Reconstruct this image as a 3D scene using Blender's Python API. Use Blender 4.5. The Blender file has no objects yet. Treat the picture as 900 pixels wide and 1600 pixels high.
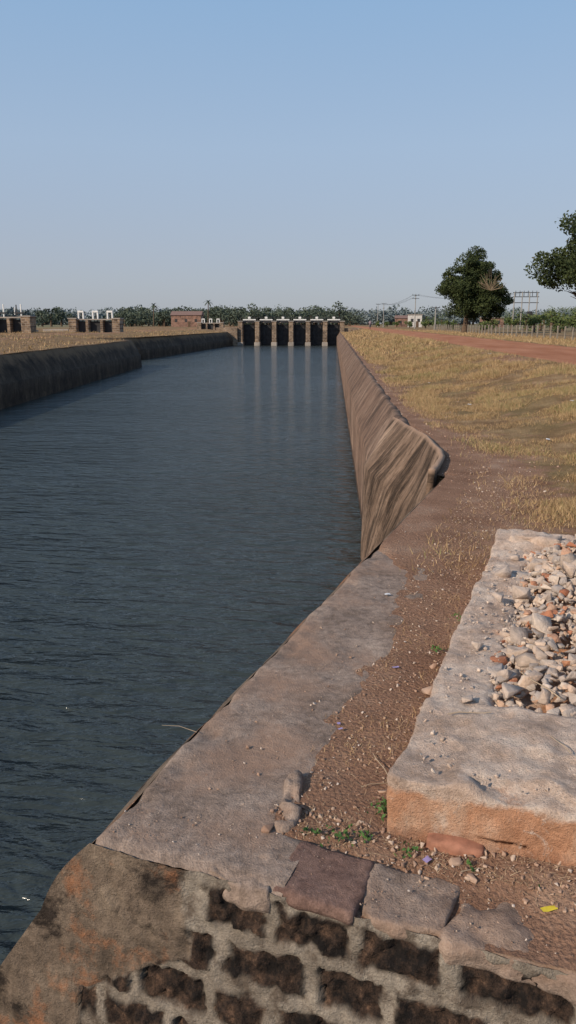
import bpy, bmesh, math, random
import numpy as np
from mathutils import Vector, noise, Quaternion
random.seed(7); rng=np.random.default_rng(7)
sc=bpy.context.scene
TH=math.radians(3.29)
def W(X,Y):
    return (X*math.cos(TH)-Y*math.sin(TH), X*math.sin(TH)+Y*math.cos(TH))
AX,AY=W(-.67,2.27)
UX,UY=W(.934,-.356); VX,VY=W(.36,.933)
ZT=-1.7; ZW=-4.2; ZG=-1.3
def L(u,v): return (AX+u*UX+v*VX, AY+u*UY+v*VY)
def nz(x,y,z=0.): return noise.noise(Vector((x,y,z)))
def fbm(x,y,z=0.,o=3):
    a=0;s=1;f=1
    for i in range(o):
        a+=s*nz(x*f+i*17.1,y*f,z*f);s*=.5;f*=2.1
    return a
def vf(x,y,z=0.):
    d=noise.voronoi(Vector((x,y,z)))[0]; return d[0]
def sm(a,b,x):
    t=min(1,max(0,(x-a)/(b-a)));return t*t*(3-2*t)

# ---------------- materials
class M:
    def __init__(s,name,rough=.9,spec=.3):
        s.m=bpy.data.materials.new(name); s.m.use_nodes=True
        s.nt=s.m.node_tree; s.b=s.nt.nodes['Principled BSDF']
        s.b.inputs['Roughness'].default_value=rough
        s.b.inputs['Specular IOR Level'].default_value=spec
        s.tc=s.nt.nodes.new('ShaderNodeTexCoord').outputs['Object']
    def n(s,t): return s.nt.nodes.new(t)
    def lk(s,a,b): s.nt.links.new(a,b)
    def noise(s,scale,detail=6,rough=.6,vec=None,dist=0.,sc3=None,rot=None):
        n=s.n('ShaderNodeTexNoise'); n.inputs['Scale'].default_value=scale
        n.inputs['Detail'].default_value=detail; n.inputs['Roughness'].default_value=rough
        n.inputs['Distortion'].default_value=dist
        v=vec or s.tc
        if sc3:
            mp=s.n('ShaderNodeMapping'); mp.inputs['Scale'].default_value=sc3
            if rot:
                m0=s.n('ShaderNodeMapping'); m0.inputs['Rotation'].default_value=rot; s.lk(v,m0.inputs['Vector']); v=m0.outputs[0]
            s.lk(v,mp.inputs['Vector']); v=mp.outputs[0]
        s.lk(v,n.inputs['Vector']); return n.outputs['Fac']
    def vor(s,scale,out='Distance',feat='F1'):
        n=s.n('ShaderNodeTexVoronoi'); n.inputs['Scale'].default_value=scale; n.feature=feat
        s.lk(s.tc,n.inputs['Vector']); return n.outputs[out]
    def ramp(s,f,stops):
        r=s.n('ShaderNodeValToRGB'); e=r.color_ramp.elements
        while len(e)<len(stops): e.new(.5)
        for i,(p,c) in enumerate(stops):
            e[i].position=p
            if not hasattr(c,'__len__'): c=(c,c,c)
            e[i].color=(*c,1)
        s.lk(f,r.inputs[0]); return r.outputs[0]
    def mix(s,f,a,b,mode='MIX'):
        n=s.n('ShaderNodeMix'); n.data_type='RGBA'; n.blend_type=mode
        for idx,v in ((0,f),(6,a),(7,b)):
            if hasattr(v,'default_value') or hasattr(v,'is_output'): s.lk(v,n.inputs[idx])
            elif idx==0: n.inputs[0].default_value=v
            else: n.inputs[idx].default_value=(*v,1) if hasattr(v,'__len__') else (v,v,v,1)
        return n.outputs[2]
    def math(s,op,a,b=0.,clamp=False):
        n=s.n('ShaderNodeMath'); n.operation=op; n.use_clamp=clamp
        for i,v in enumerate((a,b)):
            if hasattr(v,'is_output'): s.lk(v,n.inputs[i])
            else: n.inputs[i].default_value=v
        return n.outputs[0]
    def attr(s,name):
        n=s.n('ShaderNodeAttribute'); n.attribute_name=name; return n.outputs['Fac']
    def xyz(s):
        n=s.n('ShaderNodeSeparateXYZ'); s.lk(s.tc,n.inputs[0]); return n.outputs
    def bump(s,h,strength=.5,dist=.01):
        n=s.n('ShaderNodeBump'); n.inputs['Strength'].default_value=strength; n.inputs['Distance'].default_value=dist
        s.lk(h,n.inputs['Height']); s.lk(n.outputs[0],s.b.inputs['Normal'])
    def col(s,c):
        if hasattr(c,'is_output'): s.lk(c,s.b.inputs['Base Color'])
        else: s.b.inputs['Base Color'].default_value=(*c,1)
def simple(name,c,rough=.8,var=.25,scale=3):
    m=M(name,rough); c2=tuple(x*(1-var) for x in c); c1=tuple(min(1,x*(1+var)) for x in c)
    m.col(m.ramp(m.noise(scale),[(.3,c2),(.7,c1)])); return m.m

# ground
m=M('ground_mat',1,.1)
n2=m.noise(2.2,8,.65); n0=m.noise(.35,5); n3=m.noise(28,6,.7); n4=m.noise(90,4,.7)
g=m.ramp(n2,[(.28,(.16,.095,.05)),(.48,(.28,.175,.09)),(.68,(.42,.29,.16))])
g=m.mix(m.ramp(n0,[(.48,0),(.64,.6)]),g,(.20,.165,.075))
g=m.mix(.5,g,m.ramp(n3,[(.3,.3),(.7,1.)]),'MULTIPLY')
d=m.ramp(n2,[(.3,(.26,.14,.09)),(.55,(.40,.235,.155)),(.75,(.52,.355,.255))])
pv=m.ramp(m.vor(55),[(.1,1),(.5,.55)])
d=m.mix(.45,d,pv,'MULTIPLY')
d=m.mix(.5,d,m.ramp(n4,[(.3,.4),(.7,1.1)]),'MULTIPLY')
dm=m.math('ADD',m.attr('dirt'),m.math('MULTIPLY',m.math('SUBTRACT',m.noise(1.6,8,.75),.5),2.2))
c=m.mix(m.ramp(dm,[(.42,0),(.62,1)]),g,d)
r=m.ramp(m.noise(1.1,6,.6,sc3=(1,.2,1)),[(.3,(.36,.145,.075)),(.7,(.50,.24,.14))])
r=m.mix(.3,r,m.ramp(n3,[(.3,.5),(.7,1)]),'MULTIPLY')
rm=m.math('ADD',m.attr('road'),m.math('MULTIPLY',m.math('SUBTRACT',m.noise(1.6,8,.7),.5),.9))
c=m.mix(m.ramp(rm,[(.42,0),(.58,1)]),c,r)
f=m.ramp(m.noise(.012,5,.6),[(.38,(.14,.135,.075)),(.5,(.24,.20,.12)),(.62,(.13,.15,.08))])
c=m.mix(m.attr('far'),c,f)
m.col(c)
m.bump(m.math('ADD',m.math('ADD',n3,m.math('MULTIPLY',n4,.5)),m.math('MULTIPLY',m.vor(55),-.4)),.9,.025)
GROUND=m.m

# water (turbid, wind-rippled)
m=M('water_mat',.10,.5); m.b.inputs['IOR'].default_value=1.33
m.col((.036,.046,.045))
w1=m.noise(1,3,.5,sc3=(1.15,3.6,1),dist=.3,rot=(0,0,.12)); w2=m.noise(1,4,.55,sc3=(3.4,9.,1),dist=.3,rot=(0,0,-.2)); w3=m.noise(.10,3); w4=m.noise(1,3,.5,sc3=(.16,.55,1)); w5=m.noise(1,2,.5,sc3=(.6,1.6,1),rot=(0,0,-.3))
h=m.math('ADD',m.math('MULTIPLY',w1,1.),m.math('MULTIPLY',w2,.34))
h=m.math('ADD',h,m.math('MULTIPLY',w5,.7))
h=m.math('MULTIPLY',h,m.math('ADD',w3,.45))
h=m.math('ADD',h,m.math('MULTIPLY',w4,1.4))
m.bump(h,1.,.23)
WATER=m.m

def conc(name,cols,stain=.5,sc=1.,bumpd=.008,warm=None):
    m=M(name,.95,.2)
    a=m.noise(3*sc,8,.65); b=m.noise(24*sc,6,.75); e=m.noise(140*sc,3,.7)
    c=m.ramp(a,[(.3,cols[0]),(.5,cols[1]),(.7,cols[2])])
    c=m.mix(stain,c,m.ramp(b,[(.32,.35),(.6,1.1)]),'MULTIPLY')
    c=m.mix(.45,c,m.ramp(e,[(.35,.45),(.65,1.15)]),'MULTIPLY')
    if warm: c=m.mix(m.ramp(m.noise(1.7*sc,6,.6),[(.5,0),(.66,.85)]),c,warm)
    c=m.mix(m.ramp(m.noise(9*sc,8,.8),[(.60,0),(.68,.55)]),c,tuple(min(1,x*1.7) for x in cols[1]))
    c=m.mix(m.ramp(m.noise(6*sc,9,.85,dist=.6),[(.60,0),(.68,.6)]),c,tuple(x*.4 for x in cols[0]))
    m.col(c); m.bump(m.math('ADD',b,m.math('MULTIPLY',e,.5)),.9,bumpd)
    return m
WALK=conc('walkway_concrete',[(.20,.145,.112),(.32,.24,.19),(.43,.335,.27)],.6,1.,.012,(.33,.21,.145)).m
SLAB=conc('red_stone',[(.15,.085,.066),(.22,.135,.108),(.30,.195,.155)],.55,1.5,.010,(.23,.13,.095)).m

m=M('masonry_face',.95,.2)
a=m.noise(5,8,.65); b=m.noise(30,6,.75); e=m.noise(130,3,.7)
mort=m.ramp(a,[(.3,(.19,.155,.12)),(.7,(.42,.36,.29))])
mort=m.mix(.6,mort,m.ramp(e,[(.3,.45),(.7,1.1)]),'MULTIPLY')
mort=m.mix(m.ramp(m.noise(11,7,.7),[(.5,0),(.62,.75)]),mort,(.09,.065,.048))
st=m.ramp(m.noise(12,8,.8),[(.43,(.015,.012,.011)),(.56,(.066,.042,.030)),(.69,(.21,.125,.08))])
st=m.mix(.6,st,m.ramp(b,[(.35,.25),(.65,1.4)]),'MULTIPLY')
pl=m.ramp(a,[(.3,(.09,.068,.05)),(.5,(.20,.15,.11)),(.72,(.31,.24,.175))])
pl=m.mix(m.ramp(m.noise(3.2,8,.7),[(.53,0),(.62,.75)]),pl,(.37,.16,.075))
pl=m.mix(m.ramp(m.noise(3.6,9,.75,dist=.5),[(.53,0),(.62,.92)]),pl,(.028,.021,.017))
pl=m.mix(.6,pl,m.ramp(b,[(.3,.4),(.65,1.2)]),'MULTIPLY')
pl=m.mix(.3,pl,m.ramp(e,[(.3,.5),(.65,1.2)]),'MULTIPLY')
c=m.mix(m.attr('stone'),mort,st); c=m.mix(m.attr('plaster'),c,pl)
m.col(c); m.bump(m.math('ADD',b,m.math('MULTIPLY',e,.6)),1.,.016)
FACE=m.m

m=M('platform_mat',.95,.2)
a=m.noise(4,9,.75); b=m.noise(26,7,.8); e=m.noise(150,3,.7)
top=m.ramp(a,[(.32,(.47,.33,.245)),(.46,(.68,.51,.40)),(.62,(.86,.71,.59))])
top=m.mix(.5,top,m.ramp(b,[(.32,.4),(.58,1.1)]),'MULTIPLY')
top=m.mix(.35,top,m.ramp(e,[(.3,.4),(.7,1.1)]),'MULTIPLY')
top=m.mix(m.ramp(m.noise(2.6,8,.75,dist=.4),[(.54,0),(.64,.55)]),top,(.36,.27,.215))
fr=m.ramp(m.noise(5,8,.65,sc3=(1,1,.6)),[(.32,(.44,.21,.115)),(.5,(.62,.33,.195)),(.62,(.68,.44,.30)),(.72,(.76,.66,.56))])
fr=m.mix(.55,fr,m.ramp(b,[(.3,.4),(.6,1.1)]),'MULTIPLY')
fr=m.mix(m.ramp(m.noise(7,9,.85,dist=.8),[(.58,0),(.64,.7)]),fr,(.72,.63,.54))
z=m.xyz()[2]
zm=m.math('ADD',z,m.math('MULTIPLY',m.math('SUBTRACT',m.noise(3.5,8,.7),.5),.20))
mk=m.ramp(m.math('ADD',m.math('MULTIPLY',m.math('ADD',zm,1.52),40),.5,True),[(0.,0),(1.,1)])
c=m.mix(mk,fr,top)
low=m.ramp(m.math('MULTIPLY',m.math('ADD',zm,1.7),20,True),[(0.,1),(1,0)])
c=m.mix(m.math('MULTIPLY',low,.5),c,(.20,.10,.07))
m.col(c); m.bump(m.math('ADD',b,m.math('MULTIPLY',e,.5)),1.,.020)
PLAT=m.m

m=M('rubble_mat',.95,.2)
v=m.attr('var')
c=m.ramp(v,[(0.,(.40,.32,.26)),(.2,(.62,.48,.38)),(.4,(.42,.36,.32)),(.55,(.55,.46,.39)),(.72,(.70,.57,.46)),(.86,(.60,.40,.28)),(.93,(.54,.27,.16)),(1.,(.40,.16,.09))])
c=m.mix(.55,c,m.ramp(m.noise(30,6,.7),[(.3,.45),(.65,1.15)]),'MULTIPLY')
m.col(c); m.bump(m.noise(60,5,.7),.9,.012); RUB=m.m
m=M('pebble_mat',.95,.2)
v=m.attr('var')
c=m.ramp(v,[(0.,(.24,.15,.105)),(.5,(.38,.25,.18)),(.8,(.48,.36,.27)),(1.,(.58,.49,.42))])
c=m.mix(.4,c,m.ramp(m.noise(60,4,.7),[(.3,.5),(.65,1.15)]),'MULTIPLY')
m.col(c); PEB=m.m

# revetment
m=M('revetment_mat',.95,.2)
a=m.noise(1,8,.7,sc3=(.5,1.0,.6)); b=m.noise(8,7,.75); e=m.noise(1,8,.8,sc3=(1.6,3.6,.9),dist=.4,rot=(.5,0,0)); e3=m.noise(1,7,.75,sc3=(.8,1.4,.35),dist=.3)
c=m.ramp(a,[(.3,(.17,.105,.072)),(.5,(.30,.195,.14)),(.7,(.43,.31,.23))])
c=m.mix(.8,c,m.ramp(e,[(.40,.2),(.56,1.1)]),'MULTIPLY')
c=m.mix(m.ramp(e3,[(.50,0),(.60,.75)]),c,(.045,.032,.025))
c=m.mix(.4,c,m.ramp(b,[(.3,.5),(.65,1.1)]),'MULTIPLY')
X,Y,Z=m.xyz()
sl_=m.ramp(m.math('MULTIPLY',m.math('ADD',Z,2.60),8,True),[(0,0),(1,.35)])
c=m.mix(sl_,c,(.10,.068,.05))
j=m.math('FRACT',m.math('MULTIPLY',Y,1/6.))
c=m.mix(m.ramp(j,[(0,1),(.012,0)]),c,(.03,.02,.015))
wet=m.ramp(m.math('MULTIPLY',m.math('ADD',m.math('ADD',Z,4.2),m.math('MULTIPLY',b,-.3)),2.2,True),[(0,.8),(.25,0)])
c=m.mix(wet,c,(.035,.025,.02))
m.col(c); m.bump(m.math('ADD',e,b),.8,.04); REV=m.m
m=M('warped_slab_mat',.95,.2)
t=m.n('ShaderNodeUVMap'); uv=t.outputs[0]
e=m.noise(1,8,.8,vec=uv,sc3=(20,1.6,1),dist=.3); b=m.noise(10,7,.75); e2=m.noise(1,7,.75,vec=uv,sc3=(6,1.3,1),dist=.4)
c=m.ramp(e2,[(.36,(.085,.06,.043)),(.5,(.20,.135,.095)),(.66,(.37,.265,.195))])
c=m.mix(.9,c,m.ramp(e,[(.42,.18),(.56,1.15)]),'MULTIPLY')
c=m.mix(.5,c,m.ramp(b,[(.3,.4),(.65,1.15)]),'MULTIPLY')
q=m.n('ShaderNodeSeparateXYZ'); m.lk(uv,q.inputs[0])
c=m.mix(m.ramp(q.outputs[1],[(0.,.9),(.02,.0)]),c,(.40,.27,.19))
m.col(c); m.bump(m.math('ADD',e,b),.9,.03); WSL=m.m

m=M('left_wall_mat',.95,.2)
a=m.noise(.8,8,.7); b=m.noise(5,7,.75); X,Y,Z=m.xyz(); e=m.noise(1,6,.75,sc3=(2,2,.4))
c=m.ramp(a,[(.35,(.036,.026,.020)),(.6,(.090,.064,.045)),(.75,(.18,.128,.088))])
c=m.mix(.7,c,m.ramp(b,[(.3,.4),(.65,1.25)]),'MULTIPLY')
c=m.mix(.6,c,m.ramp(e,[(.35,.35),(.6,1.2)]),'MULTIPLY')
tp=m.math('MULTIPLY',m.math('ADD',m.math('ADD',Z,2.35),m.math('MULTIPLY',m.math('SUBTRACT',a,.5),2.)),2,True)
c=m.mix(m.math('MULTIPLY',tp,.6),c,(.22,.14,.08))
j=m.math('FRACT',m.math('MULTIPLY',Y,1/11.))
c=m.mix(m.ramp(j,[(0,1),(.012,0)]),c,(.01,.008,.006))
m.col(c); m.bump(b,.8,.06); LW=m.m

def brickmat(name,c1,c2,mortar,s=1.):
    m=M(name,.95,.2)
    n=m.n('ShaderNodeTexBrick'); mp=m.n('ShaderNodeMapping'); mp.inputs['Rotation'].default_value=(math.radians(90),0,0)
    m.lk(m.tc,mp.inputs[0]); m.lk(mp.outputs[0],n.inputs['Vector'])
    n.inputs['Color1'].default_value=(*c1,1); n.inputs['Color2'].default_value=(*c2,1); n.inputs['Mortar'].default_value=(*mortar,1)
    n.inputs['Scale'].default_value=s; n.inputs['Mortar Size'].default_value=.03; n.inputs['Brick Width'].default_value=.6; n.inputs['Row Height'].default_value=.3
    c=m.mix(.8,n.outputs[0],m.ramp(m.noise(1.2,7,.75),[(.35,.25),(.62,1.2)]),'MULTIPLY')
    m.col(c); return m.m
BRICK=brickmat('brick_mat',(.32,.225,.15),(.15,.105,.075),(.32,.27,.22))
RBRICK=brickmat('red_brick_mat',(.30,.15,.11),(.22,.12,.09),(.30,.25,.2))
WHITE=simple('white_paint',(.72,.72,.70),.6,.12,2)
DARK=simple('dark_steel',(.035,.035,.038),.6,.4,1.5)
CONC=simple('grey_concrete',(.31,.275,.24),.9,.3,1)
BARK=simple('bark',(.11,.075,.05),.95,.4,5)
POLE=simple('pole_concrete',(.30,.29,.27),.9,.2,3)
POST=simple('fence_post',(.24,.21,.17),.9,.3,3)
def leafmat(name,dark,light,dry=None):
    m=M(name,.75,.25); v=m.attr('var')
    st=[(0.,dark),(.8,light)]
    if dry: st.append((1.,dry))
    m.col(m.ramp(v,st)); 
    return m.m
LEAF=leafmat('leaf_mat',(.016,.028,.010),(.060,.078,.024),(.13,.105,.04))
LEAF2=leafmat('leaf_far_haze_tint',(.052,.072,.058),(.098,.122,.082),(.14,.135,.09))  # distant foliage: green lightened and blued, distance haze painted into the leaf colour
LEAF3=leafmat('leaf_haze_tint',(.13,.165,.175),(.17,.205,.205),(.19,.215,.21))  # farthest tree line: stronger haze painted in as a pale bluish leaf colour
SHRUB=leafmat('shrub_mat',(.05,.08,.025),(.14,.17,.055),(.26,.21,.09))
WEED=leafmat('weed_mat',(.03,.08,.02),(.09,.17,.045))
GRASS=leafmat('grass_mat',(.18,.11,.05),(.54,.375,.20),(.24,.23,.09))
STRAW=leafmat('straw_mat',(.25,.15,.085),(.56,.42,.27))

# ---------------- mesh helpers
def link(me,name,mat=None,parent=None,smooth=False):
    o=bpy.data.objects.new(name,me); sc.collection.objects.link(o)
    if mat: me.materials.append(mat)
    if smooth: me.polygons.foreach_set('use_smooth',[True]*len(me.polygons))
    if parent: o.parent=parent
    return o
def mnp(name,co,faces,mat,parent=None,smooth=False,attrs=None):
    co=np.asarray(co,dtype=np.float32); faces=np.asarray(faces,dtype=np.int32)
    me=bpy.data.meshes.new(name); k=faces.shape[1]; nf=len(faces)
    me.vertices.add(len(co)); me.vertices.foreach_set('co',co.ravel())
    me.loops.add(nf*k); me.loops.foreach_set('vertex_index',faces.ravel())
    me.polygons.add(nf); me.polygons.foreach_set('loop_start',np.arange(nf,dtype=np.int32)*k)
    me.update(calc_edges=True); me.validate()
    for a,v in (attrs or {}).items():
        at=me.attributes.new(a,'FLOAT','POINT'); at.data.foreach_set('value',np.asarray(v,dtype=np.float32))
    return link(me,name,mat,parent,smooth)
def gridfaces(nr,nc,off=0,flip=False):
    i=np.arange((nr-1)*(nc-1)); r=i//(nc-1); c=i%(nc-1); a=r*nc+c+off
    f=np.stack([a,a+1,a+nc+1,a+nc],1)
    return f[:,::-1] if flip else f
def boxes(name,lst,mat,parent=None,bev=0.):
    bm=bmesh.new()
    for b in lst:
        r=bmesh.ops.create_cube(bm,size=1.); rz=b[6] if len(b)>6 else 0
        for v in r['verts']:
            x,y,z=v.co.x*b[3],v.co.y*b[4],v.co.z*b[5]
            v.co=(b[0]+x*math.cos(rz)-y*math.sin(rz),b[1]+x*math.sin(rz)+y*math.cos(rz),b[2]+z)
    if bev: bmesh.ops.bevel(bm,geom=bm.edges[:],offset=bev,segments=1,affect='EDGES')
    me=bpy.data.meshes.new(name); bm.to_mesh(me); bm.free()
    return link(me,name,mat,parent)
def tubes(name,segs,mat,parent=None,n=8):
    co=[];fa=[]
    for pl in segs:
        base=len(co); K=len(pl)
        for i,(p,r) in enumerate(pl):
            p=Vector(p); q=Vector(pl[min(i+1,K-1)][0])-Vector(pl[max(i-1,0)][0]); q.normalize()
            a=q.cross(Vector((0,0,1)))
            if a.length<.05: a=Vector((1,0,0))
            a.normalize(); b=q.cross(a)
            for k in range(n):
                t=2*math.pi*k/n; co.append(p+(a*math.cos(t)+b*math.sin(t))*r)
        for i in range(K-1):
            for k in range(n):
                fa.append((base+i*n+k,base+i*n+(k+1)%n,base+(i+1)*n+(k+1)%n,base+(i+1)*n+k))
    return mnp(name,[tuple(c) for c in co],fa,mat,parent,True)
def empty(name,loc=(0,0,0)):
    e=bpy.data.objects.new(name,None); e.empty_display_size=.2; sc.collection.objects.link(e); return e
def leaves(name,P,size,mat,parent=None,flat=0.,varr=None):
    n=len(P); P=np.asarray(P); size=np.broadcast_to(np.asarray(size,dtype=float),(n,))
    a=rng.normal(size=(n,3)); a/=np.linalg.norm(a,axis=1)[:,None]
    b=rng.normal(size=(n,3)); b-=a*(a*b).sum(1)[:,None]; b/=np.linalg.norm(b,axis=1)[:,None]
    s=size[:,None]*rng.uniform(.7,1.3,(n,1))
    q=np.stack([P-a*s*.5, P+b*s*.28, P+a*s*.5, P-b*s*.28],1).reshape(-1,3)
    v=varr if varr is not None else rng.random(n)
    return mnp(name,q,np.arange(4*n).reshape(n,4),mat,parent,False,{'var':np.repeat(v,4)})
def crown_pts(c,rad,nclump,nleaf,cr,shell=.5,zmin=-1,seed=None):
    P=[];V=[]
    for i in range(nclump):
        d=rng.normal(size=3); d/=np.linalg.norm(d); 
        if d[2]<zmin: d[2]=-d[2]*.3
        k=rng.uniform(shell,1)
        cc=np.array(c)+d*np.array(rad)*k
        r=cr*rng.uniform(.6,1.35)
        q=rng.normal(size=(nleaf,3)); q/=np.linalg.norm(q,axis=1)[:,None]
        q=q*r*rng.uniform(.55,1.1,(nleaf,1))*np.array([1,1,.75])
        P.append(cc+q); base=rng.uniform(.1,.5)
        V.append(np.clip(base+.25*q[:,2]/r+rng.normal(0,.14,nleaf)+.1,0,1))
    return np.concatenate(P),np.concatenate(V)
protos=[]
for i in range(36):
    bm=bmesh.new()
    for k in range(random.randint(8,11)):
        d=Vector([random.choice((-1,1))*random.uniform(.45,1.) for _ in range(3)]); 
        if random.random()<.3: d[random.randrange(3)]*=.2
        if d.length>1.25: d*=1.25/d.length
        bm.verts.new((d.x*.5,d.y*.5,d.z*.5))
    bmesh.ops.convex_hull(bm,input=bm.verts[:]); bmesh.ops.delete(bm,geom=[v for v in bm.verts if not v.link_faces],context='VERTS')
    bmesh.ops.dissolve_limit(bm,angle_limit=.3,verts=bm.verts[:],edges=bm.edges[:])
    bmesh.ops.bevel(bm,geom=bm.edges[:],offset=.035,segments=1,affect='EDGES')
    bmesh.ops.triangulate(bm,faces=bm.faces[:]); bm.verts.index_update()
    protos.append((np.array([v.co[:] for v in bm.verts]),np.array([[v.index for v in f.verts] for f in bm.faces]))); bm.free()
def stones(name,P,S,mat,parent=None,varr=None,aspect=(.45,.9)):
    co=[];fa=[];va=[];off=0
    for i,(p,s) in enumerate(zip(P,S)):
        pv,pf=protos[random.randrange(len(protos))]
        ang=random.uniform(0,6.28); a2=random.gauss(0,.4)
        q=pv*np.array([1,random.uniform(.55,.95),random.uniform(*aspect)])*s
        y=q[:,1]*math.cos(a2)-q[:,2]*math.sin(a2); z=q[:,1]*math.sin(a2)+q[:,2]*math.cos(a2)
        x=q[:,0]*math.cos(ang)-y*math.sin(ang); y2=q[:,0]*math.sin(ang)+y*math.cos(ang)
        co.append(np.stack([x,y2,z],1)+np.array(p)); fa.append(pf+off); off+=len(pv)
        va.append(np.full(len(pv),varr[i] if varr is not None else random.random()))
    return mnp(name,np.concatenate(co),np.concatenate(fa),mat,parent,False,{'var':np.concatenate(va)})

# ---------------- terrain
BY=[8.88,10,11.3,13.0,13.8,15,400,430,5000]; BX=[1.19,1.38,1.40,1.32,1.24,1.2,1.2,-8,-8]
def E(s):
    if s<=6.95: return L(.02,s)
    y=8.88+(s-6.95); return (float(np.interp(y,BY,BX)),y)
def R(s,d):
    ex,ey=E(s); k=sm(5,12,s); dx=UX*(1-k)+k; dy=UY*(1-k)
    return ex+dx*d, ey+dy*d
def prof(s,d):
    z=ZT+.62*sm(0,1,(d-.9)/4.4)
    if d>9.8: z-= .25*sm(9.8,13,d)
    return z
def RZ(s,d):
    x,y=R(s,d); z=prof(s,d)
    if d<16 and s<120:
        z+=.07*fbm(x*.9,y*.9,0,4)*sm(1.,3.,d)*(1-sm(4.6,5.4,d)*(1-sm(9.6,10,d))) +.014*fbm(x*5,y*5,3,3)*sm(.2,.6,d)
    if s<6.95:
        bu=.43+.12*fbm(x*2.2,y*2.2,9,4)-.12*sm(1.5,3.2,s)-.5*sm(2.9,4.3,s)
        z-= .05*(1-sm(bu-.05,bu+.09,d)); 
        if s<.3: z-=.03*(1-sm(.2,.3,s))
    else:
        z-=.03*(1-sm(.0,.15,d))
    return x,y,z
ds=np.concatenate([np.arange(0,3,.04),np.arange(3,12,.14),12*1.16**np.arange(0,39)])
ss=np.concatenate([np.arange(0,6.95,.05),6.95+np.array([0,.1,.2,.35,.5,.7,.9,1.12,1.4,1.7,2.0,2.42,2.8,3.2,3.6,4.12,4.5,4.92,5.5,6.12]),6.95+6.12*1.02**np.arange(1,200),])
ss=np.sort(np.concatenate([ss,[391,392,421,422,450,600,900,1500,2500,4000]]))
def dirtw(s): return 1.15-.35*sm(2,7,s)-.45*sm(7,13,s)
def patch(s,d): return max(math.exp(-((s-9.8)/3.2)**2-((d-4.5)/1.0)**2), .8*math.exp(-((s-24)/4)**2-((d-4.6)/.6)**2))
co=[];A1=[];A2=[];A3=[]
for s in ss:
    for d in ds:
        x,y,z=RZ(float(s),float(d)); co.append((x,y,z))
        wid=dirtw(s)
        dirt=.25+.75*(1-sm(wid-.25,wid+.9,d))
        if s<1.2: dirt=max(dirt,.9)
        dirt=max(dirt,1.1*patch(s,d))
        road=sm(5.,5.5,d)*(1-sm(9.6,10.2,d))
        A1.append(dirt);A2.append(road);A3.append(sm(14,60,d)*.8 if d>14 else 0)
nR=len(ss)*len(ds); fR=gridfaces(len(ss),len(ds),0,True)
LY=[-60,37.7,76.6,77.2,86,91.8,152,400,430,5000]; LXw=[-11,-16.6,-18.9,-27,-27,-22.3,-19.4,-19,-8,-8]
def lx(y): return float(np.interp(y,LY,LXw))
ys=np.concatenate([np.arange(-60,76,2),[76.6,77.2,80,83,86,88,91.8],np.arange(95,400,6),[400,410,420,430,600,900,1500,2500,5000]])
dl=np.concatenate([[0,.5,1,1.6,2.4,3.5,5,7,9,12,15,19],23*1.18**np.arange(0,31)])
def LZ(x,y,d): return -1.62+.35*sm(1,7,d)+.16*fbm(x*.15,y*.15,5,3)*sm(1,5,d)+.05*fbm(x*.6,y*.6,5,3)
for y in ys:
    for d in dl:
        back=.9 if y<400 else 0
        x=lx(y)-back-d; z=LZ(x,y,d)
        co.append((x,float(y),z))
        pathd=math.exp(-((d-9)/2.5)**2)*.75
        A1.append(max(pathd,.35));A2.append(math.exp(-((d-15)/2.2)**2)*.6);A3.append(sm(40,90,d))
fL=gridfaces(len(ys),len(dl),nR,False)
ground=mnp('ground',co,np.concatenate([fR,fL]),GROUND,None,True,{'dirt':A1,'road':A2,'far':A3})
mnp('canal_water',[(-60,-90,ZW),(14,-90,ZW),(14,440,ZW),(-60,440,ZW)],[(0,1,2,3)],WATER)

# ---------------- foreground wall
BT=.67
fw=empty('canal_abutment_wall')
us=np.arange(0,.72,.02); vs=np.arange(0,6.96,.03); co=[]
for v in vs:
    for u in us:
        wob=.016*fbm(v*2.,7,1,4)
        uu=u+(wob if u<.3 else 0)
        x,y=L(uu,v+(0.015*fbm(u*8,3) if v<.1 else 0)); z=ZT+.008*fbm(x*3,y*3,1,3)+.004*fbm(x*14,y*14,1,2)
        z-=.02*max(0,1-u/.03)**2+.02*max(0,1-v/.03)**2
        if u<.12: z-=.022*max(0,fbm(v*6,u*6,4,2))
        z-=.035*sm(.52,.70,u)*(1 if v>.25 else 0)
        z-=.05*sm(3.2,4.2,v)
        co.append((x,y,z))
mnp('walkway_top',co,gridfaces(len(vs),len(us),0,True),WALK,fw,True)
zs=np.arange(0,3.3,.06); co=[]
vv=np.arange(0,6.96,.1)
for v in vv:
    for k in zs:
        wob=.016*fbm(v*2.,7,1,4)
        off=BT*k+.03*math.sin(min(k,.3)/.3*math.pi)+.02*fbm(v*3,k*3,2,3)*min(1,k*5)
        x,y=L(-off+wob,v); co.append((x,y,ZT-.02-k))
mnp('canal_side',co,gridfaces(len(vv),len(zs),0,True),FACE,fw,True,{'stone':np.zeros(len(co)),'plaster':np.ones(len(co))})
rows=[(-1.745,-1.872,[(.445,.640),(.680,.915),(.952,1.195),(1.242,1.56),(1.61,1.86),(1.91,2.2)]),
      (-1.92,-2.045,[(.20,.47),(.52,.785),(.83,1.03),(1.07,1.33),(1.38,1.6),(1.65,1.95)]),
      (-2.09,-2.22,[(-.02,.16),(.20,.44),(.48,.66),(.70,.93),(.97,1.22),(1.27,1.5),(1.55,1.8)])]
random.seed(3)
z=-2.265
while z>-4.4:
    h=random.uniform(.10,.14); u=-1.6+random.uniform(0,.2); r=[]
    while u<6:
        w=random.uniform(.16,.27); r.append((u,u+w)); u+=w+random.uniform(.035,.05)
    rows.append((z,z-h,r)); z-=h+.045
for i in range(3):
    u=rows[i][2][-1][1]+.05
    while u<6:
        w=random.uniform(.16,.27); rows[i][2].append((u,u+w)); u+=w+.045
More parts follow.
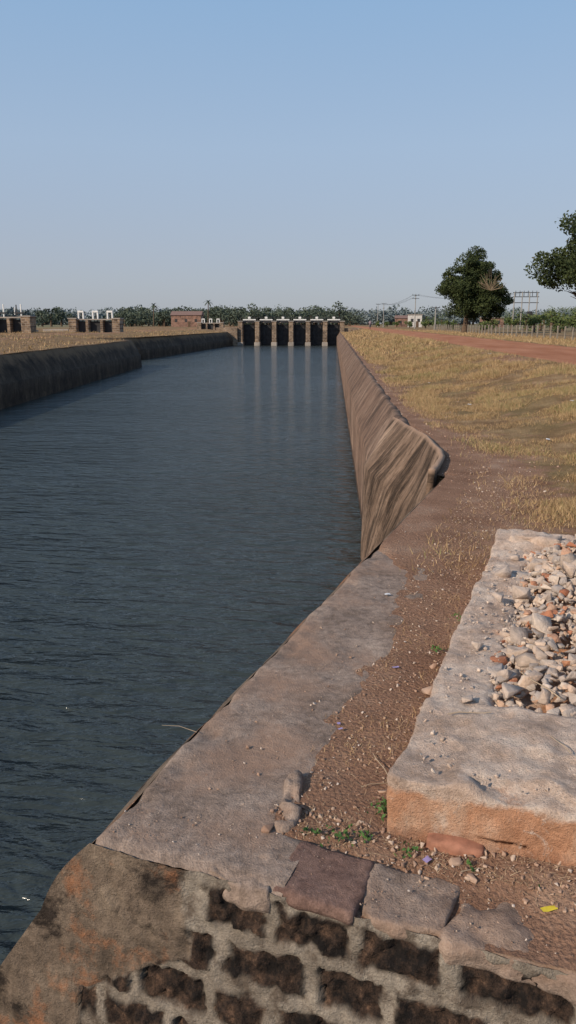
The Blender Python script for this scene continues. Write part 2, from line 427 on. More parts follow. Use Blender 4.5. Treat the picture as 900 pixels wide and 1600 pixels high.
uf=np.concatenate([np.arange(-.5,2.2,.009),np.arange(2.2,6,.05)]); zf=np.concatenate([np.arange(0,.62,.009),np.arange(.62,3.2,.03)])
co=[];SA=[];PA=[]
for k in zf:
    z=ZT-.012-k
    left=-BT*k-.03*math.sin(min(k,.3)/.3*math.pi)
    for u in uf:
        uu = u if u>0 else left*(u/-.5)
        uu2=uu+.024*fbm(uu*13,z*13,3,3); z2=z+.022*fbm(uu*13,z*13,8,3)
        st=0.; sid=0
        for ri,(a,b,r) in enumerate(rows):
            if z2<a+.02 and z2>b-.02:
                for (p,q) in r:
                    if p-.02<uu2<q+.02:
                        e=min(uu2-p,q-uu2,a-z2,z2-b)
                        s1=sm(-.006,.010,e)
                        if s1>st: st=s1; sid=p*7.3+ri*3.1
        pb=.40+.05*fbm(1,z*8,2,3)-max(0,(-2.0-z))*1.6+.10*fbm(uu*6,z*6,6,4)
        pl=1-sm(pb-.015,pb+.015,uu)
        if uu<-.05 : pl=max(pl,1.0)
        st*=1-pl
        rough=fbm(uu*9,z*9,2,4)
        prot=.014*math.sin(sid*5.)
        off=-.012*pl + .006*rough + st*(-.004+prot+.034*(vf(uu*13,z*15,sid)-.3)+.020*fbm(uu*28+5,z*28,7,3)) -(1-st)*(1-pl)*(.010*fbm(uu*16,z*16,1,4)+.004)
        off+= -.10*k
        if pl>.5: off+=.035*max(0,fbm(uu*3.1,z*3.1,12,4)-.15)*1.5+.006*fbm(uu*20,z*20,4,3)
        x,y=L(uu,off); co.append((x,y,z)); SA.append(st); PA.append(pl)
mnp('masonry_face',co,gridfaces(len(zf),len(uf),0,True),FACE,fw,True,{'stone':SA,'plaster':PA})

def rbox(name,u0,u1,v0,v1,z0,z1,step,r,amp,freq,mat,parent=None,zf=None,seed=0.,warp=0.,skew=0.,chip=0.):
    bm=bmesh.new()
    def face(fn,n1,n2):
        g=[[bm.verts.new(fn(i/n1,j/n2)) for j in range(n2+1)] for i in range(n1+1)]
        for i in range(n1):
            for j in range(n2): bm.faces.new((g[i][j],g[i+1][j],g[i+1][j+1],g[i][j+1]))
    nu=max(2,int((u1-u0)/step)); nv=max(2,int((v1-v0)/step)); nzz=max(2,int((z1-z0)/step))
    l=lambda a,b,t:a+(b-a)*t
    face(lambda s,t:(l(u0,u1,s),l(v0,v1,t),z1),nu,nv); face(lambda s,t:(l(u0,u1,1-s),l(v0,v1,t),z0),nu,nv)
    face(lambda s,t:(l(u0,u1,s),v0,l(z0,z1,t)),nu,nzz); face(lambda s,t:(l(u0,u1,1-s),v1,l(z0,z1,t)),nu,nzz)
    face(lambda s,t:(u0,l(v0,v1,1-s),l(z0,z1,t)),nv,nzz); face(lambda s,t:(u1,l(v0,v1,s),l(z0,z1,t)),nv,nzz)
    bmesh.ops.remove_doubles(bm,verts=bm.verts[:],dist=1e-4)
    for w in bm.verts:
        u,v,z=w.co
        rr=r+(chip*max(0,fbm(u*5+seed,v*5,1,4)) if chip and z>(z0+z1)/2 else 0)
        c=Vector((min(max(u,u0+rr),u1-rr),min(max(v,v0+rr),v1-rr),min(max(z,z0+rr),z1-rr)))
        dd=Vector((u,v,z))-c
        if dd.length>1e-6: dd.normalize(); p=c+dd*rr
        else: p=Vector((u,v,z))
        k=amp*fbm(u*freq+seed,v*freq,z*freq,4); p+=dd*k
        if warp:
            p.x+=warp*fbm(u*4+seed,v*4,2,3); p.y+=warp*fbm(u*4,v*4+seed,7,3)
        p.x+=skew*(v-v0)
        if zf and p.z>(z0+z1)/2: p.z+=zf(u,v)
        x,y=L(p.x,p.y); w.co=(x,y,p.z)
    me=bpy.data.meshes.new(name); bm.to_mesh(me); bm.free()
    return link(me,name,mat,parent,True)
rbox('coping_stone',.655,.925,-.008,.24,-1.74,-1.697,.012,.006,.008,8,SLAB,fw,seed=2,warp=.016,skew=.05,chip=.03)
rbox('coping_stone_b',.918,1.20,-.004,.235,-1.75,-1.705,.012,.008,.014,7,WALK,fw,seed=8,warp=.030,skew=.05,zf=lambda u,v:.014*fbm(u*6,v*6,3,4),chip=.05)
rbox('coping_stone_c',1.195,1.62,-.006,.24,-1.79,-1.712,.013,.012,.02,7,WALK,fw,seed=13,warp=.025,zf=lambda u,v:.018*fbm(u*6,v*6,3,4),chip=.04)
rbox('coping_stone_d',1.61,2.1,.0,.25,-1.79,-1.712,.03,.02,.022,6,WALK,fw,seed=19,warp=.02)
rbox('coping_stone_e',2.09,5.9,.0,.25,-1.79,-1.712,.05,.02,.022,6,WALK,fw,seed=29)
rbox('coping_stone_f',.44,.665,-.006,.20,-1.78,-1.705,.012,.010,.02,7,WALK,fw,seed=33,warp=.02,zf=lambda u,v:.012*fbm(u*8,v*8,3,4))
rbox('broken_render',.50,.585,.28,.58,-1.76,-1.688,.010,.008,.03,9,WALK,fw,seed=41,warp=.05,zf=lambda u,v:.02*fbm(u*12,v*12,3,4)-.05*sm(.545,.5,u))

# rubble platform
pf=empty('rubble_platform')
def topz(u,v):
    z=.008*fbm(u*3,v*3,2,4)+.008*fbm(u*13,v*13,2,3)
    if 1.16<u and 1.0<v<3.3: z-=.06*sm(1.16,1.22,u+.08*nz(v*5,1))*sm(1.0,1.06,v+.08*nz(u*5,3))*(1-sm(3.2,3.3,v))
    if v>3.25: z+=.05*sm(3.25,3.4,v)
    f1=.50+.10*fbm(u*3.5,2,1,4)
    z-=.030*(1-sm(f1-.012,f1+.012,v))*sm(1.18,1.24,u+.05*fbm(v*8,1))
    if v<1.0: z+=.014*sm(1.10,1.13,u+.14*fbm(v*5,2,1,3))
    g1=.66+.10*fbm(u*6,4,1,3)
    z+=.014*sm(g1-.01,g1+.01,v)*(1-sm(.98,1.02,v))*sm(1.20,1.24,u+.08*fbm(v*6,5,1,3))
    return z
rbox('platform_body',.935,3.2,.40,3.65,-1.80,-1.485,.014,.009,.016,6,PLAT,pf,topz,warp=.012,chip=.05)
P=[];S=[];V=[]
random.seed(11)
def addst(n,s0,s1,zr,pw=2.,u0=1.15,v0=1.03):
    for i in range(n):
        u=random.uniform(u0,3.1); v=random.uniform(v0,3.35)
        edge=sm(u0-.05,u0+.40,u+.1*nz(v*4,2))*sm(v0-.05,v0+.3,v+.1*nz(u*4,6))
        s=s0+(s1-s0)*random.random()**pw
        z=-1.515+random.uniform(zr[0],zr[1])*edge+.09*edge+.05*edge*fbm(u*2,v*2,2,2)
        x,y=L(u,v); P.append((x,y,z)); S.append(s)
        V.append(random.random()*.84 if random.random()>.11 else random.uniform(.84,1))
addst(4200,.02,.06,(-.04,.05),1.5); addst(1700,.045,.10,(-.02,.07),1.5); addst(260,.09,.15,(.0,.08),1.5)
for i in range(1500):
    u=random.uniform(.96,1.3) if random.random()<.6 else random.uniform(.96,2.2); v=random.uniform(.45,3.5) if u<1.3 else random.uniform(.45,1.05); x,y=L(u,v); s=.003+.022*random.random()**4
    P.append((x,y,-1.48+s*.2)); S.append(s); V.append(random.uniform(.1,.8))
for (u,v,s) in [(1.10,1.0,.07),(1.07,1.55,.07),(1.09,2.2,.09),(1.06,2.7,.10),(1.10,3.05,.08),(1.28,1.12,.13),(1.22,1.3,.10),(1.25,1.7,.14),(1.2,2.3,.13)]:
    x,y=L(u,v); P.append((x,y,-1.475+s*.2)); S.append(s); V.append(.3)
stones('rubble',P,S,RUB,pf,V)
for i,(u,v,s) in enumerate([(1.2,3.45,.3),(1.65,3.5,.32),(2.2,3.45,.3)]):
    rbox('rim_chunk_%d'%(i+1),u-s*.6,u+s*.6,v-.09,v+.09,-1.5,-1.405,.02,.015,.03,7,PLAT,pf,seed=i*5+3,warp=.03)
rbox('base_brick',1.07,1.25,.365,.46,-1.76,-1.672,.014,.006,.010,9,simple('old_brick',(.30,.14,.09),.95,.4,20),pf,seed=4,warp=.01)

P=[];S=[];V=[]
for (u,v,s,k) in [(.545,.26,.06,.1),(.62,.42,.04,.1),(1.18,.31,.06,.6),(1.24,.26,.05,.6),(1.13,.27,.03,.8),(.86,.62,.05,.6),(.87,1.3,.05,.7),(.86,1.45,.09,.6),(.84,1.75,.06,.5),(.9,2.4,.06,.5),(.95,3.9,.1,.4),(1.3,4.1,.13,.5)]:
    x,y=L(u,v); P.append((x,y,ZT+s*.12)); S.append(s); V.append(k)
stones('loose_stones',P,S,PEB,None,V,(.4,.6))
P=[];S=[]
for i in range(10000):
    s_=random.random()**1.3*7.5; d=random.uniform(.36,1.0) if random.random()<.66 else random.uniform(.03,1.6)
    if s_<.35 and d<.9 and random.random()<.8: d=random.uniform(.6,3)
    if s_<.25: continue
    x,y,z=RZ(s_,d); 
    if d<.4 and s_<3.4: 
        if random.random()<.5: continue
        z=ZT
    sz=.003+.018*random.random()**5 ; 
    P.append((x,y,z+sz*.15)); S.append(sz)
for i in range(1300):
    u=random.uniform(.5,2.6); v=random.uniform(.2,.42); x,y=L(u,v); sz=.004+.022*random.random()**3.5
    x2,y2,z=RZ(v,u); P.append((x,y,max(z,ZT-.012)+sz*.15)); S.append(sz)
for i in range(500):
    u=random.uniform(.02,2.2); v=random.uniform(.02,.25); x,y=L(u,v); sz=.003+.007*random.random()**3
    P.append((x,y,ZT+.002)); S.append(sz)
for i in range(1500):
    s_=random.uniform(6,30); d=random.random()**1.5*1.6+.1; x,y,z=RZ(s_,d); sz=.008+.035*random.random()**4
    P.append((x,y,z+sz*.15)); S.append(sz)
stones('gravel',P,S,PEB)

# ---------------- grass
def blades(name,pts,h,w,mat,lean=.6,varr=None):
    n=len(pts); p=np.asarray(pts); h=np.broadcast_to(h,(n,)); w=np.broadcast_to(w,(n,))
    a=rng.uniform(0,2*math.pi,n); dx,dy=np.cos(a),np.sin(a)
    l=rng.uniform(.1,lean*2,n)*h; b=rng.uniform(0,2*math.pi,n)
    q0=p+np.stack([dx*w,dy*w,np.zeros(n)-.01],1); q1=p-np.stack([dx*w,dy*w,np.zeros(n)+.01],1)
    q2=p+np.stack([np.cos(b)*l,np.sin(b)*l,h*rng.uniform(.5,1.2,n)],1)
    co=np.stack([q0,q1,q2],1).reshape(-1,3)
    v=varr if varr is not None else rng.random(n)
    return mnp(name,co,np.arange(3*n).reshape(n,3),mat,None,False,{'var':np.repeat(v,3)})
pts=[];hh=[];ww=[];vv_=[]
random.seed(5)
cnt=0
while cnt<230000:
    s_=3.2*math.exp(random.random()*math.log(75/3.2)); 
    d=random.uniform(.3,5.1)
    if s_>30 and random.random()<.4: d=random.uniform(10.2,18)
    wid=dirtw(s_)
    x,y=R(s_,d); k=fbm(x*.8,y*.8,4,4)
    dens=sm(wid-.3,wid+.9,d)*(.33+1.6*k)
    if d>4.3 and d<6: dens*=1-.85*sm(4.3,5.1,d)
    if s_<3.9 and .9<d<3.3: continue
    dens*=1-min(1,1.1*patch(s_,d))
    if random.random()>max(.02,dens): continue
    x,y,z=RZ(s_,d); pts.append((x,y,z)); cnt+=1
    f=max(1,s_/12); hh.append((.022+.03*random.random()+.07*max(0,k))*min(f,2.2)); ww.append(.0034*f)
    g=nz(x*.35,y*.35,8); vv_.append(min(1,max(0,random.gauss(.42+.35*k,.25)+(.5 if g>.12 and random.random()<.36 else 0))))
for i in range(4200):
    s_=random.uniform(.5,4.5); d=random.gauss(.75,.15); 
    if s_<3.7 and d>.92: continue
    if fbm(s_*2.5,d*2.5,3,2)<0.0: continue
    x,y,z=RZ(s_,d); pts.append((x,y,z)); hh.append(random.uniform(.01,.035)); ww.append(.0015); vv_.append(random.uniform(.2,.8))
blades('dry_grass',pts,np.array(hh),np.array(ww),GRASS,.7,np.array(vv_))
pts=[];hh=[]
for i in range(7500):
    if random.random()<.7: s_=random.uniform(.3,7); d=random.gauss(.72,.24)
    else: s_=random.uniform(.2,.42); d=random.uniform(.6,2.3)
    if d<.3 or (s_<3.7 and s_>.4 and d>.92): continue
    x,y,z=RZ(s_,d); pts.append((x,y,z+.006)); hh.append(random.uniform(.003,.010))
blades('straw_litter',pts,np.array(hh),np.array([.0012]*len(pts)),STRAW,4.)
P=[]
for (u,v,n,r) in [(.90,.50,60,.05),(.80,.30,40,.05),(.70,.28,26,.04),(.87,.33,20,.02),(1.23,.30,14,.02),(1.42,.30,16,.03),(1.62,.30,150,.07),(1.02,.30,24,.03),(.86,2.45,40,.07),(.83,1.95,30,.05),(.95,3.75,26,.06)]:
    for i in range(n):
        du,dv=random.gauss(0,r*.6),random.gauss(0,r*.45); x,y=L(u+du,v+dv); P.append((x,y,ZT+.008+random.random()*.022)); 
leaves('weeds',P,.018,WEED)
tw=[]
def twig(u,v,z,a,ln,r=.003):
    x,y=L(u,v); pl=[]
    for i in range(5):
        t=i/4; pl.append(((x+math.cos(a)*ln*t,y+math.sin(a)*ln*t+.02*math.sin(t*3)*ln*3,z+.004*math.sin(t*7)),r*(1-.4*t)))
    tw.append(pl)
for a in [(.86,.70,-1.685,1.9,.16,.0025),(.78,.60,-1.69,.3,.14,.002),(1.05,.85,-1.462,.1,.17,.003),(1.45,1.05,-1.42,2.,.25,.003),(1.5,.7,-1.45,1.9,.16,.002),(1.2,.27,-1.69,.1,.2,.002),(.3,1.5,-1.69,1.,.08,.0015)]: twig(*a)
x0,y0=L(-.0,.75); tw.append([((x0+.01,y0,ZT),.0015),((x0-.07,y0+.02,ZT+.015),.001),((x0-.15,y0+.04,ZT+.005),.0006)])
tubes('twigs',tw,simple('twig_mat',(.38,.29,.20)),None,5)
def litter(name,pts,c,s):
    m_=simple(name+'_mat',c,.4,.15,40); co=[];fa=[]
    for (x,y,z,a,sx,sy) in pts:
        b=len(co); 
        for i in range(4):
            for j in range(3):
                lx_=(i/3-.5)*sx; ly_=(j/2-.5)*sy; co.append((x+lx_*math.cos(a)-ly_*math.sin(a),y+lx_*math.sin(a)+ly_*math.cos(a),z+.006+.25*min(sx,sy)*random.random()))
        for i in range(3):
            for j in range(2):
                q=b+i*3+j; fa.append((q,q+3,q+4,q+1))
    return mnp(name,co,fa,m_)
def lp(u,v,a,sx,sy): x,y=L(u,v); return (x,y,ZT+.005,a,sx,sy)
litter('yellow_wrapper',[lp(1.47,.20,.3,.05,.018)],(.70,.55,.05),1)
litter('purple_wrapper',[lp(1.09,.285,.8,.03,.02),lp(.58,.98,.7,.025,.013),lp(.56,1.02,.1,.015,.015),lp(.66,1.66,.3,.035,.015)],(.35,.28,.5),1)
wl=[lp(.36,2.7,.2,.035,.025)]
for (s_,d,sz) in [(9.3,1.7,.07),(10,3.7,.07),(7.5,4.2,.08),(12,3.,.08),(14,1.6,.09),(17,3.8,.09),(22,3.5,.11),(13,4.8,.1),(6.6,3.2,.06),(20,1.5,.09),(27,4.5,.12),(8,2.4,.05),(25,2.2,.1),(11,5.2,.1)]:
    x,y,z=RZ(s_,d); wl.append((x,y,z+.04,random.random()*3,sz,sz*.7))
litter('paper_litter',wl,(.70,.70,.70),1)
bl=[]
for (s_,d,sz) in [(6.9,2.9,.06),(9,4.6,.07),(15,4.2,.09)]:
    x,y,z=RZ(s_,d); bl.append((x,y,z+.04,random.random()*3,sz,sz*.5))
litter('blue_litter',bl,(.2,.3,.6),1)

# ---------------- right revetment & warped slab
ysr=np.concatenate([np.arange(13.2,40,.35),np.arange(40,156,2.)]); co=[]
profR=[(.67,-5.2),(.67,-4.5),(.67,-4.),(.67,-3.5),(.67,-3.),(.675,-2.6),(.70,-2.48),(.80,-2.32),(.93,-2.12),(1.06,-1.91),(1.19,-1.71),(1.23,-1.685),(1.34,-1.70),(1.36,-1.9)]
for y in ysr:
    for (x,z) in profR:
        k=.02*fbm(y*.7,z*1.5,2,3)+(.05*fbm(y*1.3,3,2,4) if z>-1.72 else 0); co.append((x+k,y,z+(.02*fbm(y*.9,x,5,3) if z>-2 else 0)))
mnp('canal_revetment',co,gridfaces(len(ysr),len(profR),0,False),REV,None,True)
nS=60;nT=34; co=[];uvs=[]
tops=lambda y: float(np.interp(y,[8.7,9.0,9.75,10.15,11.4,13.65],[1.10,1.20,1.375,1.40,1.395,1.08]))
for i in range(nS):
    t=i/(nS-1); y=8.75+t*4.9
    for j in range(nT):
        q=j/(nT-1)
        if q<.3: xf=1.06-.50*(q/.3); zf_=-1.60-.86*(q/.3)
        else: xf=.56; zf_=-2.46-2.4*((q-.3)/.7)
        xn=1.16-.35*q; zn=-1.62-3.2*q
        k=sm(.25,1.,t)
        x=(xf*k+xn*(1-k))+(tops(y)-(1.06*k+1.16*(1-k)))*(1-q)**1.2; z=zf_*k+zn*(1-k)+(.012*fbm(y*2,3,1,3) if q<.05 else 0)
        co.append((x+.012*fbm(y*2,q*5,3,3),y,z)); uvs.append((t-.38*q,q))
o=mnp('warped_wing_slab',co,gridfaces(nS,nT,0,True),WSL,None,False)
uvl=o.data.uv_layers.new(name='UVMap'); idx=np.zeros(len(o.data.loops),dtype=np.int32); o.data.loops.foreach_get('vertex_index',idx)
uvl.data.foreach_set('uv',np.array(uvs,dtype=np.float32)[idx].ravel())
sd=o.modifiers.new('s','SOLIDIFY'); sd.thickness=.07; sd.offset=-1

# ---------------- left wall
def sweep(name,pl,prof_,mat,parent=None,sub=1.5):
    P=[]
    for i in range(len(pl)-1):
        a=Vector(pl[i]);b=Vector(pl[i+1]); n=max(1,int((b-a).length/sub))
        for k in range(n): P.append(a.lerp(b,k/n))
    P.append(Vector(pl[-1])); co=[]
    for i,p in enumerate(P):
        d=(P[min(i+1,len(P)-1)]-P[max(i-1,0)]).normalized(); nn=Vector((-d.y,d.x))
        for (o,z) in prof_:
            k=.08*fbm(p.x*.3+o,p.y*.3,z,3); co.append((p.x+nn.x*(o+k),p.y+nn.y*(o+k),z+(.06*fbm(p.y*.4,o,3,3) if z>-2 else 0)))
    return mnp(name,co,gridfaces(len(P),len(prof_),0,False),mat,parent,True)
pr=[(0,-5.2),(0,-4.2),(0,-3.6),(.0,-3.0),(.16,-2.94),(.3,-2.5),(.65,-2.0),(.85,-1.7),(.98,-1.6),(1.4,-1.62),(1.5,-1.9)]
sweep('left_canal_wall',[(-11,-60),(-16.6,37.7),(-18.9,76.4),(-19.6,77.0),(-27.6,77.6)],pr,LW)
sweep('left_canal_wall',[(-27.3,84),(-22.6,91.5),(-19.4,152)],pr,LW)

# ---------------- main regulator gates
rg=empty('canal_regulator_gates')
px=[-18.0+i*(19.7/6) for i in range(7)]
b=[];c_=[];dk=[];wh=[]
for x in px:
    b.append((x,154.2,-2.0,.85,4.2,4.6))
    c_.append((x,154.2,.38,1.05,4.4,.16)); c_.append((x,152.2,-4.1,1.1,1.2,1.0)); c_.append((x,153.,-4.,1.05,3,.9))
boxes('pier',b,BRICK,rg,.05); boxes('pier_cap',c_,CONC,rg,.03)
boxes('deck',[(-8.15,155.2,.22,20.6,1.8,.25)],CONC,rg,.02)
for i in range(6):
    xc=(px[i]+px[i+1])/2
    dk.append((xc,154.2,-2.3,2.4,.12,4.2)); 
    for k in range(5): dk.append((xc,154.08,-4.+k*.9,2.4,.14,.12))
    for k in (-.8,0,.8): dk.append((xc+k,154.07,-2.3,.1,.12,4.2))
    wh.append((xc,153.5,.68,2.5,.25,.22)); dk.append((xc,153.5,.35,2.4,.2,.35))
    wh.append((xc,153.5,1.05,.5,.4,.4)); dk.append((xc,153.5,1.45,.12,.12,.5))
    for k in (-1.,1.): dk.append((xc+k,153.5,.95,.1,.1,.6))
for x in px: dk.append((x,152.6,.75,.12,.12,.7))
dk.append((-8.15,156.0,1.15,20,.06,.07))
boxes('gate_leaf',dk,DARK,rg); boxes('hoist_beam',wh,WHITE,rg,.02)
boxes('abutment',[(-20.6,154.,-2.9,4.2,5.,4.2),(3.6,154.8,-2.9,3.2,4.,4.0)],BRICK,rg,.05)

def sluice(X,Y,n,name,scale=1.,frames=True,pw=1.4):
    x0,y0=W(X,Y); e=empty(name); z0=-1.35; sp=2.6*scale; tot=sp*n
    br=[];dk=[];wh=[];cc=[]
    for i in (0,n): br.append((x0-tot/2+i*sp,y0,z0+1.0*scale,pw*scale,2.2*scale,2.7*scale)); cc.append((x0-tot/2+i*sp,y0,z0+2.42*scale,(pw+.2)*scale,2.4*scale,.16))
    for i in range(1,n): br.append((x0-tot/2+i*sp,y0,z0+.9*scale,.5*scale,2*scale,2.5*scale))
    cc.append((x0,y0,z0+2.25*scale,tot,1.2*scale,.18))
    dk.append((x0,y0+.1,z0+.8*scale,tot,.1,2.3*scale))
    boxes('pier',br,BRICK,e,.04); boxes('deck',cc,CONC,e,.02)
    for i in range(n):
        xc=x0-tot/2+(i+.5)*sp
        if frames:
            wh+= [(xc-.42*scale,y0,z0+3.0*scale,.24*scale,.35,1.3*scale),(xc+.42*scale,y0,z0+2.9*scale,.24*scale,.35,1.1*scale),(xc,y0,z0+3.6*scale,1.08*scale,.42,.32*scale)]
            dk.append((xc,y0,z0+3.0*scale,.1,.1,1.4*scale))
        else:
            dk+= [(xc-.35,y0,z0+3.2*scale,.12,.12,1.7*scale),(xc,y0,z0+2.9*scale,1.2,.3,.2)]
            wh.append((xc+.3,y0,z0+3.2*scale,.16,.16,1.9*scale)); wh.append((xc-.6,y0,z0+3.,.12,.12,1.))
    boxes('gate_leaf',dk,DARK,e); boxes('hoist_frame',wh,WHITE,e,.02)
sluice(-28.9,119,3,'sluice_gate',.85)
sluice(-38.5,110,2,'sluice_gate',.95,False)
sluice(-16.6,170,3,'sluice_gate',.62)
x,y=W(-36,124); boxes('concrete_slab',[(x,y,-1.15,4,3,.5),(x-4.,y-3,-1.2,3,2,.4)],CONC,None,.03)

# ---------------- trees
def limbs(base,top,r0,n,spread,rad,seed=0,h0=.35):
    random.seed(seed); segs=[]
    b=Vector(base);t=Vector(top); main=[]
    for i in range(7):
        k=i/6; p=b.lerp(t,k)+Vector((math.sin(k*4+seed)*.25*k,math.cos(k*3+seed)*.2*k,0)); main.append((p,r0*(1.35 if i==0 else 1)*(1-.75*k)))
    segs.append(main)
    for i in range(n):
        k=h0+(1-h0)*i/n; p=b.lerp(t,k); a=random.uniform(0,6.28)
        ln=spread*random.uniform(.6,1)*(1-.4*k); q=p+Vector((math.cos(a)*ln,math.sin(a)*ln,ln*random.uniform(.2,.5)))
        m1=p.lerp(q,.5)+Vector((0,0,-.12*ln)); r=r0*.5*(1-.5*k)
        segs.append([(p,r),(m1,r*.65),(q,r*.25)])
        for j in range(3):
            a2=a+random.uniform(-1,1); e=q+Vector((math.cos(a2),math.sin(a2),random.uniform(0,.5)))*ln*.25
            segs.append([(m1.lerp(q,random.uniform(.2,1)),r*.4),(e,r*.1)])
    return segs
tx,ty=W(.236*110,112); trunkx=tx-.9
t1=empty('mango_tree')
tubes('trunk',limbs((trunkx,ty,-1.4),(tx,ty,6.5),.42,11,3.2,.1,4,.25),BARK,t1)
P1,V1=crown_pts((tx-.1,ty,3.5),(4.7,4.4,3.2),74,330,1.15,.3)
P2,V2=crown_pts((tx-.5,ty,7.2),(2.8,2.7,3.1),46,300,.95,.3)
P3,V3=crown_pts((tx-2.6,ty,5.3),(2.2,2.6,2.3),22,280,.9,.4)
P4,V4=crown_pts((tx+3.,ty,3.0),(2.2,2.6,2.4),24,280,.9,.4)
P5,V5=crown_pts((tx+1.7,ty,6.2),(2.2,2.4,2.2),20,260,.85,.4)
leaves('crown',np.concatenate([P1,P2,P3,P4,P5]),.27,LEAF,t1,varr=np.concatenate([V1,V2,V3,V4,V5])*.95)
sg=[]
random.seed(9)
for i in range(30):
    a=random.uniform(-1.2,1.2); p=Vector((tx+1.6,ty-4.6,4.3)); q=p+Vector((math.sin(a)*2.0,random.uniform(-.6,.6),math.cos(a)*random.uniform(1.2,3.0))); mm=p.lerp(q,.5)+Vector((random.uniform(-.4,.4),0,random.uniform(-.3,.3)))
    sg.append([(p,.05),(mm,.035),(q,.015)])
tubes('dry_vines',sg,simple('vine_mat',(.20,.155,.10)),t1,5)
tx2,ty2=W(.376*60,61)
t2=empty('roadside_tree')
tubes('trunk',limbs((tx2+1.9,ty2,-1.4),(tx2+.9,ty2,6.0),.32,14,3.,.1,2,.3),BARK,t2)
P1,V1=crown_pts((tx2+.7,ty2,5.2),(4.1,4.,3.5),62,210,.85,.4)
P2,V2=crown_pts((tx2-1.3,ty2,3.9),(2.8,2.6,1.6),24,190,.7,.4)
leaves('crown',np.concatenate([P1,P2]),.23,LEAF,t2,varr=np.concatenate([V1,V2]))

def mass(name,items,mat,nl,leafs):
    P=[];V=[];seg=[]
    for (x,y,h,w) in items:
        z0=ZG; r=w/2
        n=max(5,int(nl/70)); p,v=crown_pts((x,y,z0+h*.52),(r,r,h*.42),n,70,w*.2,.2)
        p[:,2]=np.maximum(p[:,2],z0); P.append(p);V.append(v); seg.append([((x,y,z0-.3),w*.04+.1),((x,y,z0+h*.6),w*.02+.05)])
    e=empty(name); tubes('trunks',seg,BARK,e,5); leaves('foliage',np.concatenate(P),leafs,mat,e,varr=np.concatenate(V)*.9)
def at(px_,D):
    return W((px_-450)/1200*D,D*1.03)
random.seed(21)
it=[]
for i in range(80):
    b=random.uniform(185,570); D=random.uniform(300,440); x,y=at(b,D); h=random.uniform(5.,9.)*D/350; it.append((x,y,h,h*random.uniform(1.,2.)))
for b,hh_,D in [(530,10.5,300),(80,8.5,300),(66,7.5,290),(96,8,310),(205,6,300),(365,10,330),(345,9.5,330),(300,9,340),(480,9.5,340),(420,8.5,340),(460,8,320),(395,9,300),(290,9,350),(315,9,350)]:
    x,y=at(b,D); it.append((x,y,hh_*.95,hh_*1.15))
mass('distant_trees',it,LEAF2,620,.9)
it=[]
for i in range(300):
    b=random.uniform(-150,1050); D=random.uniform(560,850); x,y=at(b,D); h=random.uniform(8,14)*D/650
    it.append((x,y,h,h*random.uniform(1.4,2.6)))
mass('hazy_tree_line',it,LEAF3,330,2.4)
it=[]
for b,h,D in [(800,3.2,150),(822,4.,150),(845,3.6,140),(862,4.4,135),(880,3.4,130),(897,4.2,130),(915,4,125),(835,3.,120),(875,2.6,110),(770,2.4,160),(755,2,150),(700,2.2,170),(680,2,190),(665,2.4,210),(640,2,230),(620,2.2,260),(605,2.3,280),(588,2,280),(850,6,220),(880,7,230),(800,6,240),(905,7,220),(690,5,330),(670,5,340)]:
    x,y=at(b,D); it.append((x,y,h,h*1.5))
mass('shrubs',it,SHRUB,420,.38)
pe=empty('palm_trees'); seg=[]
co=[];fa=[]
for b,h,D in [(325,10,320),(240,8.5,310)]:
    x,y=at(b,D); seg.append([((x,y,ZG),.25),((x+.3,y,ZG+h),.18)])
    for k in range(16):
        a=k*2.4; el=random.uniform(-.3,1.); ln=2.8
        pts_=[]
        for t in (0,.35,.7,1): 
            r=ln*t; pts_.append((x+.3+math.cos(a)*r*math.cos(el),y+math.sin(a)*r*math.cos(el),ZG+h+math.sin(el)*r-1.6*t*t))
        w_=.38; bx=len(co)
        for i,p in enumerate(pts_):
            ww_=w_*(1-.8*i/3) ; co.append((p[0]-math.sin(a)*ww_,p[1]+math.cos(a)*ww_,p[2]-.1)); co.append((p[0]+math.sin(a)*ww_,p[1]-math.cos(a)*ww_,p[2]-.1))
        for i in range(3): fa.append((bx+2*i,bx+2*i+1,bx+2*i+3,bx+2*i+2))
tubes('trunks',seg,BARK,pe,6); mnp('fronds',co,fa,LEAF2,pe,False,{'var':rng.random(len(co))})

pts=[];hh=[];ww=[];vv_=[]
for i in range(34000):
    if random.random()<.5:
        s_=random.uniform(40,150); d=random.uniform(10.3,20) if random.random()<.6 else random.uniform(.2,4.9); x,y,z=RZ(s_,d)
    else:
        y=random.uniform(30,150); d=random.uniform(.0,22); x=lx(y)-.9-d; z=LZ(x,y,d)
        if abs(d-9)<2 or abs(d-15)<1.8: continue
        if nz(x*.2,y*.2,3)<-.1: continue
    pts.append((x,y,z)); hh.append(random.uniform(.1,.30)); ww.append(.025); vv_.append(min(1,max(0,random.gauss(.5,.25))))
blades('verge_grass',pts,np.array(hh),np.array(ww),GRASS,.5,np.array(vv_))

fe=empty('post_fence'); b=[];wr=[]
y=46.
while y<150:
    x=18.7+.15*nz(y,1); h=1.1+.15*nz(y*3,2); b.append((x,y,ZG+h/2-.1,.12,.12,h+.2,.2)); y+=2.1
boxes('posts',b,POST,fe,.01)
for z in (.35,.7,1.0): wr.append([((18.7,46,ZG+z),.012),((18.7,150,ZG+z),.012)])
tubes('wires',wr,DARK,fe,4)

